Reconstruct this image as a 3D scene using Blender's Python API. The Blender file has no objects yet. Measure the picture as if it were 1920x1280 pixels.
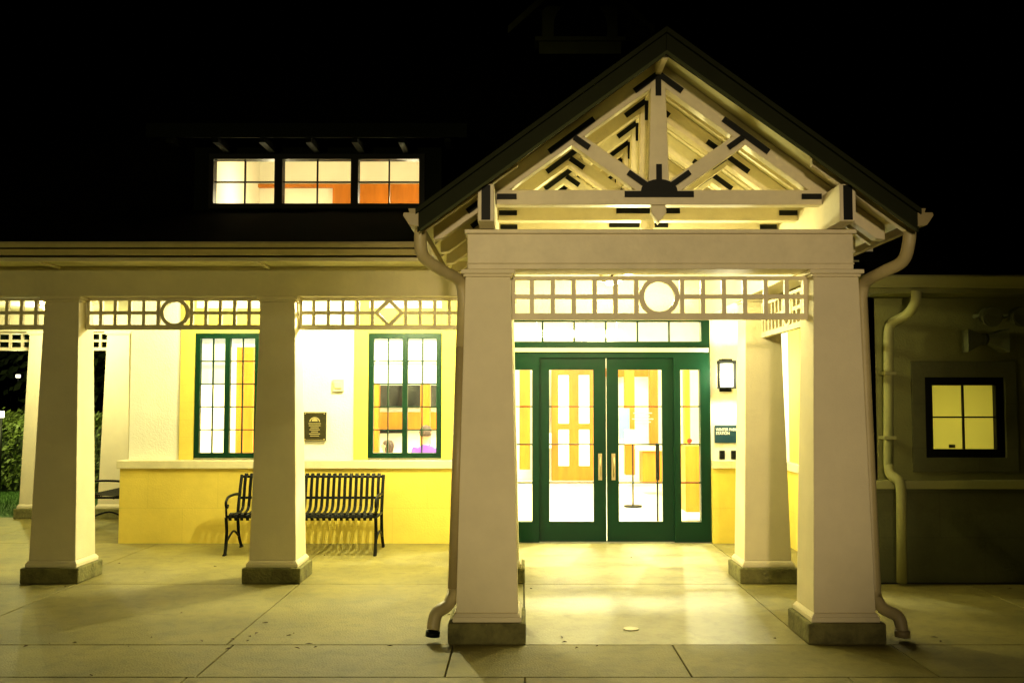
import bpy, bmesh, math, random
from mathutils import Vector, Matrix
random.seed(4)
sc=bpy.context.scene; COL=sc.collection
F=1867.0; VX=978.0; TH=math.atan(110/F); H=1.65
ct,st=math.cos(TH),math.sin(TH)
# surveyed positions: image ray intersected with a known depth plane (used only to measure the place)
def fX(px,D,py=750):
    v=(640-py)/F; return (px-VX)/F*D/(ct-v*st)
def fZ(py,D):
    v=(640-py)/F; return H+D*(st+v*ct)/(ct-v*st)
def P(px,py,D): return Vector((fX(px,D,py),D,fZ(py,D)))

# ------------------------------------------------ materials
def mat(name,col,rough=.6,nscale=0,namt=0,bump=0,bscale=40,metal=0,emit=0,ecol=None,block=None,spec=.5,streak=0,big=0):
    m=bpy.data.materials.new(name); m.use_nodes=True; nt=m.node_tree; N=nt.nodes; L=nt.links
    b=N['Principled BSDF']; c=(*col,1)
    b.inputs['Base Color'].default_value=c; b.inputs['Roughness'].default_value=rough
    b.inputs['Metallic'].default_value=metal; b.inputs['Specular IOR Level'].default_value=spec
    tc=N.new('ShaderNodeTexCoord'); colout=None
    if nscale:
        n=N.new('ShaderNodeTexNoise'); n.inputs['Scale'].default_value=nscale; n.inputs['Detail'].default_value=4; n.inputs['Roughness'].default_value=.65
        if streak:
            mp=N.new('ShaderNodeMapping'); mp.inputs['Scale'].default_value=(1,1,streak); L.new(tc.outputs['Object'],mp.inputs[0]); L.new(mp.outputs[0],n.inputs['Vector'])
        else: L.new(tc.outputs['Object'],n.inputs['Vector'])
        r=N.new('ShaderNodeValToRGB'); r.color_ramp.elements[0].position=.3; r.color_ramp.elements[1].position=.7
        r.color_ramp.elements[0].color=(*[max(0,x*(1-namt)) for x in col],1)
        r.color_ramp.elements[1].color=(*[min(1,x*(1+namt*.6)) for x in col],1)
        L.new(n.outputs['Fac'],r.inputs['Fac']); colout=r.outputs['Color']
    if big:
        n3=N.new('ShaderNodeTexNoise'); n3.inputs['Scale'].default_value=7; n3.inputs['Detail'].default_value=6; n3.inputs['Roughness'].default_value=.75; n3.inputs['Distortion'].default_value=.6
        L.new(tc.outputs['Object'],n3.inputs['Vector'])
        r3=N.new('ShaderNodeValToRGB'); r3.color_ramp.elements[0].position=.36; r3.color_ramp.elements[1].position=.52
        r3.color_ramp.elements[0].color=(1-big,1-big,1-big,1); r3.color_ramp.elements[1].color=(1,1,1,1); L.new(n3.outputs['Fac'],r3.inputs['Fac'])
        m3=N.new('ShaderNodeMix'); m3.data_type='RGBA'; m3.blend_type='MULTIPLY'; m3.inputs[0].default_value=1
        L.new(colout,m3.inputs[6]); L.new(r3.outputs[0],m3.inputs[7]); colout=m3.outputs[2]
    hgt=None
    if bump:
        n2=N.new('ShaderNodeTexNoise'); n2.inputs['Scale'].default_value=bscale; n2.inputs['Detail'].default_value=2
        L.new(tc.outputs['Object'],n2.inputs['Vector']); hgt=n2.outputs['Fac']
    if block:
        sx=N.new('ShaderNodeSeparateXYZ'); cx=N.new('ShaderNodeCombineXYZ'); L.new(tc.outputs['Object'],sx.inputs[0])
        ad=N.new('ShaderNodeMath'); ad.operation='ADD'; L.new(sx.outputs['X'],ad.inputs[0]); L.new(sx.outputs['Y'],ad.inputs[1])
        if block[3]=='wall': L.new(ad.outputs[0],cx.inputs['X']); L.new(sx.outputs['Z'],cx.inputs['Y'])
        else: L.new(sx.outputs['X'],cx.inputs['X']); L.new(sx.outputs['Y'],cx.inputs['Y'])
        bt=N.new('ShaderNodeTexBrick'); bt.inputs['Scale'].default_value=1; bt.inputs['Brick Width'].default_value=block[0]; bt.inputs['Row Height'].default_value=block[1]; bt.inputs['Mortar Size'].default_value=block[2]
        bt.inputs['Mortar Smooth'].default_value=.3
        L.new(cx.outputs[0],bt.inputs['Vector'])
        bt.inputs['Color1'].default_value=(1,1,1,1); bt.inputs['Color2'].default_value=(.97,.97,.96,1); bt.inputs['Mortar'].default_value=(.88,.88,.86,1)
        mx=N.new('ShaderNodeMix'); mx.data_type='RGBA'; mx.blend_type='MULTIPLY'; mx.inputs[0].default_value=1
        if colout: L.new(colout,mx.inputs[6])
        else: mx.inputs[6].default_value=c
        L.new(bt.outputs['Color'],mx.inputs[7]); colout=mx.outputs[2]
    if colout: L.new(colout,b.inputs['Base Color'])
    if hgt:
        bp=N.new('ShaderNodeBump'); bp.inputs['Strength'].default_value=bump; bp.inputs['Distance'].default_value=.02
        L.new(hgt,bp.inputs['Height']); L.new(bp.outputs[0],b.inputs['Normal'])
    if emit:
        b.inputs['Emission Color'].default_value=(*(ecol or col),1); b.inputs['Emission Strength'].default_value=emit
        m.cycles.emission_sampling='NONE'
    return m
M={}
M['paint']=mat('cream_painted_trim',(.68,.62,.40),.55,3,.10,.10,25)
M['shaft']=mat('column_stucco_paint',(.79,.71,.50),.7,2.2,.08,.12,90)
M['truss']=mat('cream_painted_timber',(.74,.66,.46),.5,5,.10,.12,30)
M['barge']=mat('shaded_barge_board',(.013,.016,.005),.7,4,.15,.1,30,spec=.1)  # barge colour darkened to carry the shadow on the gable edge
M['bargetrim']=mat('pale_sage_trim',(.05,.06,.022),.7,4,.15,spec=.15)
M['dormer']=mat('black_green_dormer_paint',(.004,.006,.002),.8,4,.15,.1,30,spec=.1)
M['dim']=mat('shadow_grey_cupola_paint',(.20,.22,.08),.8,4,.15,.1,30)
M['soffit']=mat('cream_painted_sheathing',(.78,.74,.42),.6,3,.06,.1,30)
M['stucco']=mat('cream_stucco',(.82,.80,.70),.85,3,.07,.22,60)
M['stucco_dim']=mat('shaded_wing_stucco',(.21,.215,.065),.9,3,.12,.28,60)  # stucco with the dim light of the right wing put into its colour
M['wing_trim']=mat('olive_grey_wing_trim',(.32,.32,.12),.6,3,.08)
M['horn']=mat('shaded_khaki_metal',(.10,.11,.045),.7,8,.15)  # metal colour darkened so fittings sink into the dim wing
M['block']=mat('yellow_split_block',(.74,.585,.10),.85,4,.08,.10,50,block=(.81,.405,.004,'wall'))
M['block_dim']=mat('shaded_wing_block',(.11,.115,.045),.9,4,.15,.2,45,block=(.81,.405,.008,'wall'))  # block darkened in colour for the poorly lit wing
M['cast']=mat('yellow_cast_stone',(.74,.59,.10),.8,5,.08,.12,50,block=(3,.203,.003,'wall'))
M['green']=mat('dark_green_enamel',(.0005,.022,.009),.4,3,.15,spec=.15)
M['black']=mat('black_steel',(.003,.004,.003),.5,spec=.15)
M['brass']=mat('brushed_brass',(.42,.34,.18),.4,metal=1)
M['plinth']=mat('weathered_concrete_plinth',(.18,.17,.06),.9,7,.4,.5,40,big=.3)
M['conc']=mat('broom_finished_concrete',(.20,.172,.040),.68,1.1,.34,.25,70,big=.22)
M['conc2']=mat('smooth_entrance_concrete',(.27,.245,.10),.52,2.0,.34,.15,60,big=.26)
M['asph']=mat('dark_ground_soil',(.03,.03,.02),.95,5,.3)
M['shing']=mat('dark_roof_shingle',(.004,.004,.003),.95,8,.4,block=(.3,.14,.006,'roof'),spec=.03)
M['grass']=mat('mown_grass',(.05,.13,.02),.9,9,.4,.5,60)
M['leaf']=mat('hedge_leaf',(.11,.16,.03),.6,12,.4)
M['litter']=mat('dry_fallen_leaf',(.10,.06,.02),.8,12,.4)
M['dleaf']=mat('dark_tree_leaf',(.03,.05,.015),.7,6,.4)
M['bark']=mat('tree_bark',(.08,.06,.04),.9,12,.4,.6,30)
M['wood']=mat('orange_oak_wood',(.46,.14,.006),.45,6,.25,streak=.15,spec=.3)
M['inwall']=mat('interior_cream_plaster',(.82,.79,.66),.8,2,.05)
M['infloor']=mat('interior_polished_tile',(.78,.75,.62),.25,2,.08)
M['bronze']=mat('dark_bronze',(.04,.035,.012),.45,20,.3,metal=.6)
M['bronzehi']=mat('raised_bronze',(.42,.36,.16),.4,metal=.2)
M['signblue']=mat('teal_sign_panel',(.002,.035,.06),.4)
M['white']=mat('white_lettering',(.85,.85,.8),.5)
M['blind']=mat('self_lit_white_blind',(.85,.82,.7),.9,emit=.7,ecol=(1,.97,.75))  # blind gives off light itself, standing in for room light through it
M['pipe']=mat('tan_painted_downpipe',(.52,.44,.23),.45,6,.12)
M['pipe_dark']=mat('dark_tan_downpipe',(.38,.31,.15),.45,6,.12)  # darker tone of the tan pipe colour
M['plastic']=mat('beige_plastic',(.6,.55,.35),.5)
M['skin']=mat('skin',(.45,.26,.17),.6)
M['hair']=mat('dark_hair',(.04,.02,.015),.6,30,.4)
M['purple']=mat('purple_cotton',(.14,.04,.40),.8,12,.2)
M['cloth2']=mat('maroon_cotton',(.30,.10,.05),.8,12,.2)
M['denim']=mat('dark_denim',(.03,.04,.08),.8)
M['poster']=mat('blue_poster',(.10,.22,.30),.5)
M['paper']=mat('white_paper',(.8,.8,.75),.6)
M['red']=mat('red_sticker',(.5,.05,.03),.5)
M['bulb']=mat('lamp_glass_lit',(1,.9,.6),.5,emit=5,ecol=(1,.95,.65))
M['tube']=mat('fluorescent_panel_lit',(1,.97,.8),.5,emit=5,ecol=(1,.97,.75))
M['darkglass']=mat('black_night_glass',(.01,.012,.012),.1)
def glassmat():
    m=bpy.data.materials.new('clear_window_glass'); m.use_nodes=True; nt=m.node_tree; N=nt.nodes; N.clear()
    o=N.new('ShaderNodeOutputMaterial'); t=N.new('ShaderNodeBsdfTransparent'); g=N.new('ShaderNodeBsdfGlossy'); g.inputs['Roughness'].default_value=.02
    fr=N.new('ShaderNodeFresnel'); fr.inputs['IOR'].default_value=1.35; mx=N.new('ShaderNodeMixShader')
    t.inputs['Color'].default_value=(.97,1,.97,1)
    nt.links.new(fr.outputs[0],mx.inputs[0]); nt.links.new(t.outputs[0],mx.inputs[1]); nt.links.new(g.outputs[0],mx.inputs[2]); nt.links.new(mx.outputs[0],o.inputs[0]); return m
M['glass']=glassmat()
def blindmat():
    m=bpy.data.materials.new('yellow_translucent_blind'); m.use_nodes=True; nt=m.node_tree; N=nt.nodes; N.clear()
    o=N.new('ShaderNodeOutputMaterial'); t=N.new('ShaderNodeBsdfTranslucent'); d=N.new('ShaderNodeBsdfDiffuse'); mx=N.new('ShaderNodeMixShader'); mx.inputs[0].default_value=.25
    t.inputs['Color'].default_value=(.85,.79,.33,1); d.inputs['Color'].default_value=(.5,.48,.15,1)
    nt.links.new(t.outputs[0],mx.inputs[1]); nt.links.new(d.outputs[0],mx.inputs[2]); nt.links.new(mx.outputs[0],o.inputs[0]); return m
M['yblind']=blindmat()

# ------------------------------------------------ mesh builder
class MB:
    def __init__(s): s.v=[]; s.f=[]; s.smooth=[]; s.pc=[]
    def add(s,vs,fs,sm=False):
        o=len(s.v); s.v+= [tuple(x) for x in vs]; s.pc.append((list(vs),list(fs),sm))
        for f in fs: s.f.append([i+o for i in f]); s.smooth.append(sm)
        return s
    def box(s,x0,x1,y0,y1,z0,z1):
        return s.add([(x0,y0,z0),(x1,y0,z0),(x1,y1,z0),(x0,y1,z0),(x0,y0,z1),(x1,y0,z1),(x1,y1,z1),(x0,y1,z1)],
         [(0,3,2,1),(4,5,6,7),(0,1,5,4),(1,2,6,5),(2,3,7,6),(3,0,4,7)])
    def frus(s,cx,cy,z0,w0,z1,w1):
        a,b=w0/2,w1/2
        return s.add([(cx-a,cy-a,z0),(cx+a,cy-a,z0),(cx+a,cy+a,z0),(cx-a,cy+a,z0),(cx-b,cy-b,z1),(cx+b,cy-b,z1),(cx+b,cy+b,z1),(cx-b,cy+b,z1)],
         [(0,3,2,1),(4,5,6,7),(0,1,5,4),(1,2,6,5),(2,3,7,6),(3,0,4,7)])
    def prism(s,A,B):
        n=len(A); fs=[tuple(range(n-1,-1,-1)),tuple(range(n,2*n))]
        for i in range(n): j=(i+1)%n; fs.append((i,j,n+j,n+i))
        return s.add(list(A)+list(B),fs)
    def pxz(s,pts,y0,y1): return s.prism([(x,y0,z) for x,z in pts],[(x,y1,z) for x,z in pts])
    def pyz(s,pts,x0,x1): return s.prism([(x0,y,z) for y,z in pts],[(x1,y,z) for y,z in pts])
    def bar(s,p,q,w,y0,y1,w2=None):
        p=Vector(p);q=Vector(q);d=(q-p).normalized(); n=Vector((-d.y,d.x)); w2=w if w2 is None else w2
        return s.pxz([tuple(p+n*w/2),tuple(p-n*w/2),tuple(q-n*w2/2),tuple(q+n*w2/2)],y0,y1)
    def tube(s,path,r,n=12,rs=None):
        path=[Vector(p) for p in path]; rings=[]; up=None
        for i,p in enumerate(path):
            d=(path[min(i+1,len(path)-1)]-path[max(i-1,0)]).normalized()
            if up is None: up=Vector((0,0,1)) if abs(d.z)<.9 else Vector((0,1,0))
            a=d.cross(up).normalized(); up=a.cross(d).normalized()
            rr=rs[i] if rs else r
            rings.append([p+a*math.cos(2*math.pi*k/n)*rr+up*math.sin(2*math.pi*k/n)*rr for k in range(n)])
        vs=[v for R in rings for v in R]; fs=[]
        for i in range(len(rings)-1):
            for k in range(n): fs.append((i*n+k,i*n+(k+1)%n,(i+1)*n+(k+1)%n,(i+1)*n+k))
        s.add(vs,fs,True); m=len(rings)
        return s.add(rings[0]+rings[-1],[tuple(range(n-1,-1,-1)),tuple(range(n,2*n))])
    def holes(s,x0,x1,z0,z1,y0,y1,hs,axis='x'):
        xs=sorted({x0,x1,*[h[0] for h in hs],*[h[1] for h in hs]}); zs=sorted({z0,z1,*[h[2] for h in hs],*[h[3] for h in hs]})
        xs=[x for x in xs if x0<=x<=x1]; zs=[z for z in zs if z0<=z<=z1]
        def solid(i,j):
            if i<0 or j<0 or i>=len(xs)-1 or j>=len(zs)-1: return False
            cx=(xs[i]+xs[i+1])/2; cz=(zs[j]+zs[j+1])/2
            return not any(h[0]<cx<h[1] and h[2]<cz<h[3] for h in hs)
        def T(a,b,c): return (a,b,c) if axis=='x' else (b,a,c)
        for i in range(len(xs)-1):
            for j in range(len(zs)-1):
                if not solid(i,j): continue
                a,b,c,d=xs[i],xs[i+1],zs[j],zs[j+1]
                s.add([T(a,y0,c),T(b,y0,c),T(b,y0,d),T(a,y0,d)],[(0,1,2,3)]); s.add([T(a,y1,c),T(b,y1,c),T(b,y1,d),T(a,y1,d)],[(3,2,1,0)])
                if not solid(i-1,j): s.add([T(a,y0,c),T(a,y1,c),T(a,y1,d),T(a,y0,d)],[(3,2,1,0)])
                if not solid(i+1,j): s.add([T(b,y0,c),T(b,y1,c),T(b,y1,d),T(b,y0,d)],[(0,1,2,3)])
                if not solid(i,j-1): s.add([T(a,y0,c),T(b,y0,c),T(b,y1,c),T(a,y1,c)],[(3,2,1,0)])
                if not solid(i,j+1): s.add([T(a,y0,d),T(b,y0,d),T(b,y1,d),T(a,y1,d)],[(0,1,2,3)])
        return s
    def build(s,name,m,parent=None,bevel=0,mats=None):
        me=bpy.data.meshes.new(name); me.from_pydata(s.v,[],s.f)
        me.polygons.foreach_set('use_smooth',s.smooth)
        bm=bmesh.new(); bm.from_mesh(me); bmesh.ops.remove_doubles(bm,verts=bm.verts,dist=1e-5); bmesh.ops.recalc_face_normals(bm,faces=bm.faces); bm.to_mesh(me); bm.free()
        o=bpy.data.objects.new(name,me); COL.objects.link(o); me.materials.append(M[m] if isinstance(m,str) else m)
        if parent: o.parent=parent
        if bevel:
            b=o.modifiers.new('bevel','BEVEL'); b.width=bevel; b.segments=2; b.limit_method='ANGLE'
        return o
def top(o,label,cat,group=None):
    o['label']=label; o['category']=cat
    if group: o['group']=group
    return o
def empty(name,loc=(0,0,0)):
    e=bpy.data.objects.new(name,None); e.location=loc; e.empty_display_size=.2; COL.objects.link(e); return e
def text(name,s,size,loc,m,parent):
    c=bpy.data.curves.new(name,'FONT'); c.body=s; c.size=size; c.extrude=.002; c.space_line=.95; c.offset=.0008
    t=bpy.data.objects.new(name+'_tmp',c); COL.objects.link(t); dg=bpy.context.evaluated_depsgraph_get()
    me=bpy.data.meshes.new_from_object(t.evaluated_get(dg)); bpy.data.objects.remove(t)
    o=bpy.data.objects.new(name,me); COL.objects.link(o); me.materials.clear(); me.materials.append(M[m])
    o.matrix_world=Matrix.Translation(loc)@Matrix.Rotation(math.radians(90),4,'X')
    if parent: o.parent=parent
    return o

# ------------------------------------------------ ground
g=MB().add([(-150,-60,-.03),(150,-60,-.03),(150,300,-.03),(-150,300,-.03)],[(0,1,2,3)]).build('ground','asph'); g['kind']='structure'
pv=MB()
def slabs(y0,y1,xs,mb,g=.005):
    for a,b in zip(xs[:-1],xs[1:]): mb.box(a+g,b-g,y0+g,y1-g,-.05,0)
allx=[-14,-12,-10,-8,-6,-4,-2,0.02,1.95,4,6,8,10,12]
for a,b in [(-6,-4),(-4,-2),(-2,0),(0,2),(2,4),(4,6.06)]: slabs(a,b,allx,pv)
slabs(6.06,6.85,[-14,-12,-10,-8,-6,-4,-1.95,-.46,1.02,2.5,4,6,8,10,12],pv)
slabs(6.85,9.08,[-14,-12,-10,-8,-6,-4,-2,.02],pv); slabs(6.85,9.08,[1.95,4,6,8,10,12],pv)
slabs(9.08,11.64,[-14,-12,-10,-8,-6.1,-4.2,-2.2,-.2],pv); slabs(9.08,11.64,[2.2,3.1],pv)
slabs(11.64,14.2,[-14,-12,-10,-8,-6.4,-4.6],pv)
pv=pv.build('pavement','conc',bevel=.004); pv['kind']='structure'
pe=MB(); 
slabs(6.85,9.08,[.02,1.95],pe); slabs(9.08,11.64,[-.2,2.2],pe)
pe=pe.build('entrance_path','conc2',bevel=.004); pe['kind']='structure'

# ------------------------------------------------ station building
SB=empty('station_building',(0,11.7,0))
def K(o):
    o.parent=SB; o.matrix_parent_inverse=Matrix.Translation((0,-11.7,0)); return o
def part(mb,name,m,bevel=0,par=None,each=False):
    if each:
        for vs,fs,sm in mb.pc:
            part(MB().add(vs,fs,sm),name,m,bevel,par)
        return
    o=mb.build(name,m,None,bevel); 
    if par: o.parent=par
    else: K(o)
    return o
WD=11.76; DD=11.62
def WZ(py): return fZ(py,WD)
W1=(fX(366,WD),fX(487,WD),WZ(858),WZ(625)); W2=(fX(691,WD),fX(828,WD),WZ(858),WZ(625))
DX0,DX1=fX(942,11.7),fX(1332,11.7); DZ1=fZ(600,11.7)
XL=-4.617; XR=3.07
part(MB().holes(XL,XR+.2,.0,3.38,WD,WD+.2,[W1,W2,(DX0,DX1,-.1,DZ1)]),'wall','stucco')
part(MB().box(-.8,2.75,WD,WD+.2,3.381,4.3),'gable_wall','stucco')
zl0,zl1=fZ(878,DD),fZ(863,DD)
d=MB(); d.box(-4.66,DX0,DD,WD-.002,0,zl0); d.box(DX1,XR,DD,WD-.002,0,zl0); 
d.box(-4.66,XL-.002,WD-.002,20.9,0,zl0)
part(d,'lower_wall','block',each=True)
d=MB(); d.box(-4.69,DX0,DD-.03,WD-.002,zl0,zl1); d.box(DX1,XR-.03,DD-.03,WD-.002,zl0,zl1); d.box(-4.69,XL-.002,WD-.002,20.9,zl0,zl1)
part(d,'ledge','paint',.006,each=True)
part(MB().box(XL,XL+.2,WD+.202,21,0,4.3),'side_wall','stucco')
for a,b in ((fX(338,WD),fX(366,WD)),(fX(664,WD),fX(691,WD)),(fX(828,WD),fX(856,WD)),(fX(487,WD),fX(515,WD))):
    part(MB().box(a,b,WD-.022,WD-.001,zl1+.002,2.95),'window_surround','cast',.004)
for w in (W1,W2): part(MB().box(w[0],w[1],WD-.02,WD-.001,w[3]+.0,w[3]+.3),'window_lintel','cast',.004)

def leaded(w,y,leaves,rows,cols,blinds=None,fr='green',fw=.06):
    x0,x1,z0,z1=w; n=leaves; hs=[]; lw=(x1-x0-fw)/n
    for i in range(n): hs.append((x0+fw+i*lw,x0+i*lw+lw,z0+fw,z1-fw))
    f=part(MB().holes(x0,x1,z0,z1,y,y+.07,hs),'window',fr,.004)
    g=MB()
    for h in hs:
        m=MB()
        for c in range(1,cols): xx=h[0]+(h[1]-h[0])*c/cols; m.box(xx-.007,xx+.007,y+.02,y+.05,h[2],h[3])
        for r in range(1,rows): zz=h[2]+(h[3]-h[2])*r/rows; m.box(h[0],h[1],y+.022,y+.048,zz-.007,zz+.007)
        part(m,'muntin',fr,0,f)
        g.add([(h[0],y+.06,h[2]),(h[1],y+.06,h[2]),(h[1],y+.06,h[3]),(h[0],y+.06,h[3])],[(0,1,2,3)])
    part(g,'glass','glass',0,f)
    if blinds:
        for h,bz in zip(hs,blinds): part(MB().box(h[0]-.03,h[1]+.02,y+.1,y+.105,bz,h[3]+.05),'roller_blind','blind',0,f)
    return f
leaded(W1,WD-.03,2,5,2,(WZ(720),WZ(650))); leaded(W2,WD-.03,2,5,2,(WZ(718),WZ(718)))

# entrance door unit
y=11.70
def dX(px): return fX(px,y)
def dZ(py): return fZ(py,y)
tz0,tz1=dZ(640),dZ(603)
fh=[(dX(958),dX(1316),tz0,tz1),(dX(961),dX(998),dZ(978),dZ(693)),(dX(1276),dX(1313),dZ(978),dZ(693)),(dX(1011),dX(1263),-.1,dZ(671))]
f=part(MB().holes(DX0,DX1,0.0,DZ1,y,y+.12,fh),'door_frame','green',.004)
g=MB()
for i in range(1,6): xx=fh[0][0]+(fh[0][1]-fh[0][0])*i/6; part(MB().box(xx-.010,xx+.010,y+.03,y+.07,tz0,tz1),'muntin','green',0,f)
for h in fh[1:3]:
    for p in (762,833,905): part(MB().box(h[0],h[1],y+.03,y+.06,dZ(p)-.008,dZ(p)+.008),'muntin','green',0,f)
for h in fh[:3]: g.add([(h[0],y+.08,h[2]),(h[1],y+.08,h[2]),(h[1],y+.08,h[3]),(h[0],y+.08,h[3])],[(0,1,2,3)])
part(g,'glass','glass',0,f)
part(MB().box(DX0+.02,DX1-.02,y-.03,y-.001,dZ(660),dZ(652)),'door_head_trim','paint',.004)
for (a,b,ga,gb,hx) in ((1011.1,1136.4,1030,1113,1125),(1138.0,1262.9,1160,1242,1150)):
    h=(dX(ga),dX(gb),dZ(978),dZ(693))
    dr=part(MB().holes(dX(a),dX(b),.006,dZ(671.1),y+.03,y+.08,[h]),'door','green')
    for p in (762,833,905): part(MB().box(h[0],h[1],y+.04,y+.07,dZ(p)-.007,dZ(p)+.007),'muntin','green',0,dr)
    part(MB().add([(h[0],y+.06,h[2]),(h[1],y+.06,h[2]),(h[1],y+.06,h[3]),(h[0],y+.06,h[3])],[(0,1,2,3)]),'glass','glass',0,dr)
    hh=MB(); x=dX(hx); hh.box(x-.022,x+.022,y+.024,y+.03,dZ(900),dZ(850)); hh.tube([(x,y+.028,dZ(893)),(x,y-.03,dZ(893)),(x,y-.03,dZ(857)),(x,y+.028,dZ(857))],.010)
    part(hh,'handle','brass',0,dr)

# right return wall and right wing
RD=9.2
part(MB().holes(RD,WD-.002,0,3.4,XR,XR+.2,[(9.95,10.9,fZ(858,WD),fZ(640,WD))],axis='y'),'return_wall','stucco')
s=MB(); s.box(XR-.05,XR-.001,RD+.002,DD-.002,0,zl0); part(s,'lower_wall','block')
s=MB(); s.box(XR-.08,XR-.001,RD+.002,DD-.032,zl0,zl1); part(s,'ledge','paint',.006)
s=MB(); 
for a,b in ((9.72,9.95),(10.9,11.4)): s.box(XR-.02,XR-.001,a,b,zl1,2.5)
part(s,'window_surround','cast',.004,each=True)
s=MB().holes(9.95,10.9,WZ(858),WZ(640),XR+.01,XR+.07,[(10.02,10.4,WZ(850),WZ(648)),(10.45,10.83,WZ(850),WZ(648))],axis='y')
rw=part(s,'window','green',.003)
part(MB().box(XR+.1,XR+.11,9.95,10.9,WZ(858),WZ(640)),'roller_blind','yblind',0,rw)
RW=(fX(1733,RD),fX(1882,RD),fZ(857,RD),fZ(707,RD))
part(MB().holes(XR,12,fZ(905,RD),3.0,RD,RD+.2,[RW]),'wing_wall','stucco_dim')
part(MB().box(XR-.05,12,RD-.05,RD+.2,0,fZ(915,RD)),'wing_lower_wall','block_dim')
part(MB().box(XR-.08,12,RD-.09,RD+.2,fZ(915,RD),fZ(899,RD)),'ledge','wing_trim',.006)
a=(fX(1708,RD),fX(1905,RD),fZ(884,RD),fZ(677,RD))
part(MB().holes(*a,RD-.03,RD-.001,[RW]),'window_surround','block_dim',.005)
f=leaded(RW,RD-.005,1,2,2,None,'black',.075)
part(MB().box(RW[0],RW[1],RD+.12,RD+.125,RW[2],RW[3]),'roller_blind','yblind',0,f)
s=MB(); s.tube([P(1785,833,RD+.09),P(1785,839,RD+.09)],.028,12)
part(s,'window_ornament','bronze',0,f)
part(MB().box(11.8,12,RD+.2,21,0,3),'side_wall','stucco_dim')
part(MB().box(XR+.2,11.8,RD+.2,11.9,2.63,2.66),'wing_ceiling','inwall'); part(MB().box(XR+.2,6.4,11.3,11.35,0,2.63),'wing_partition','inwall')

# ------------------------------------------------ columns
CX=.975; RCY=9.345; FCY=7.115
def column(x,yc,zt):
    c=MB(); c.frus(x,yc,.20,.425,zt-.05,.318); c.box(x-.235,x+.235,yc-.235,yc+.235,.14,.175); c.frus(x,yc,.175,.465,.20,.43)
    c.box(x-.172,x+.172,yc-.172,yc+.172,zt-.05,zt-.03); c.box(x-.19,x+.19,yc-.19,yc+.19,zt-.03,zt)
    o=part(c,'column','shaft',.006)
    p=MB().box(x-.265,x+.265,yc-.265,yc+.265,0,.14); part(p,'plinth','plinth',.012,o)
for x,yc,zt in ((-.236,FCY,2.565),(2.209,FCY,2.565),(-.236,RCY,2.61),(2.234,RCY,2.61),(-2.26,RCY,2.61),(-4.26,RCY,2.61),(-6.28,RCY,2.61),(-6.82,14.25,2.62),(-5.72,14.25,2.62)):
    column(x,yc,zt)

# beams
bt=fZ(430,6.93)
part(MB().box(CX-1.355,CX+1.355,6.94,7.25,2.566,bt-.03).box(CX-1.375,CX+1.375,6.92,7.27,bt-.03,bt).box(CX-1.36,CX+1.36,6.93,7.26,2.60,2.612),'beam','truss',.006)
for x in (-.236,2.222): part(MB().box(x-.12,x+.12,7.272,11.755,2.612,bt-.002),'beam','truss',.006)
part(MB().box(-9,-.36,RCY-.14,RCY+.12,2.612,2.888),'beam','paint',.006)
part(MB().box(2.345,3.2,RCY-.14,RCY+.12,2.612,2.888),'beam','paint',.006)
part(MB().box(-9,-4.7,14.15,14.4,2.622,2.888),'beam','paint',.006)
part(MB().box(-9,-.36,8.62,11.755,2.89,2.92),'porch_ceiling','soffit'); part(MB().box(-9,XL,11.756,15.4,2.89,2.92),'porch_ceiling','soffit')
part(MB().box(2.35,XR,9.0,11.755,2.89,2.92),'porch_ceiling','soffit')
s=MB()
for i in range(5): x=-8.2+i*1.95; s.box(x-.02,x+.02,8.66,9.19,2.865,2.888)
part(s,'soffit_bracket','paint',.005,each=True)
def gutter(x0,x1,y,z,name='gutter',m='pipe'):
    pr=[(y,z),(y-.02,z-.0),(y-.115,z),(y-.12,z-.02),(y-.10,z-.05),(y-.07,z-.085),(y-.06,z-.105),(y,z-.105)]
    return part(MB().pyz(pr,x0,x1),name,m,.003)
gutter(-9,-.62,8.62,3.012)
part(MB().box(-9,-.55,8.62,8.65,2.86,3.02),'fascia','paint')
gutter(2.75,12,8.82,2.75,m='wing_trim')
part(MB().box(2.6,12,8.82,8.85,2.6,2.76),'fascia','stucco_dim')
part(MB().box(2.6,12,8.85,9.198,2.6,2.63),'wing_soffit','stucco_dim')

# main roof with valleys against the portico gable, opening under the dormer
def slabpoly(pts,t=.06):
    return [(x,y,z) for x,y,z in pts],[(x,y,z-t) for x,y,z in pts]
def mz(y): return 3.02+.385*(y-8.55) if y<10.2 else 3.655+.65*(y-10.2)
YD=9.95
dx0,dx1=fX(370,YD,340),fX(822,YD,340)
r=MB(); yv=10.2+(4.14-3.655)/.65
def rp(pts):
    A,B=slabpoly([(x,y,mz(y)) for x,y in pts]); r.prism(A,B)
rp([(-9,8.52),(CX-1.50,8.52),(CX-.647-.853*.25/1.65,YD),(-9,YD)])
rp([(-9,YD),(dx0,YD),(dx0,10.2),(-9,10.2)]); rp([(dx1,YD),(CX-.647-.853*.25/1.65,YD),(CX-.647,10.2),(dx1,10.2)])
rp([(-9,10.2),(dx0,10.2),(dx0,12.3),(-9,12.3)])
rp([(dx1,10.2),(CX-.647,10.2),(CX,yv),(CX,12.3),(dx1,12.3)])
rp([(-9,12.3),(CX,12.3),(CX,16.3),(-9,16.3)])
rp([(12,10.2),(12,16.3),(CX,16.3),(CX,yv),(CX+.647,10.2)])
A,B=slabpoly([(2.62,8.80,2.78),(12,8.80,2.78),(12,10.2,3.655),(CX+.647,10.2,3.655)]); r.prism(A,B)
A,B=slabpoly([(-9,16.3,mz(16.3)),(12,16.3,mz(16.3)),(12,24,3.0),(-9,24,3.0)]); r.prism(A,B)
roof=part(r,'roof','shing')
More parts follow.
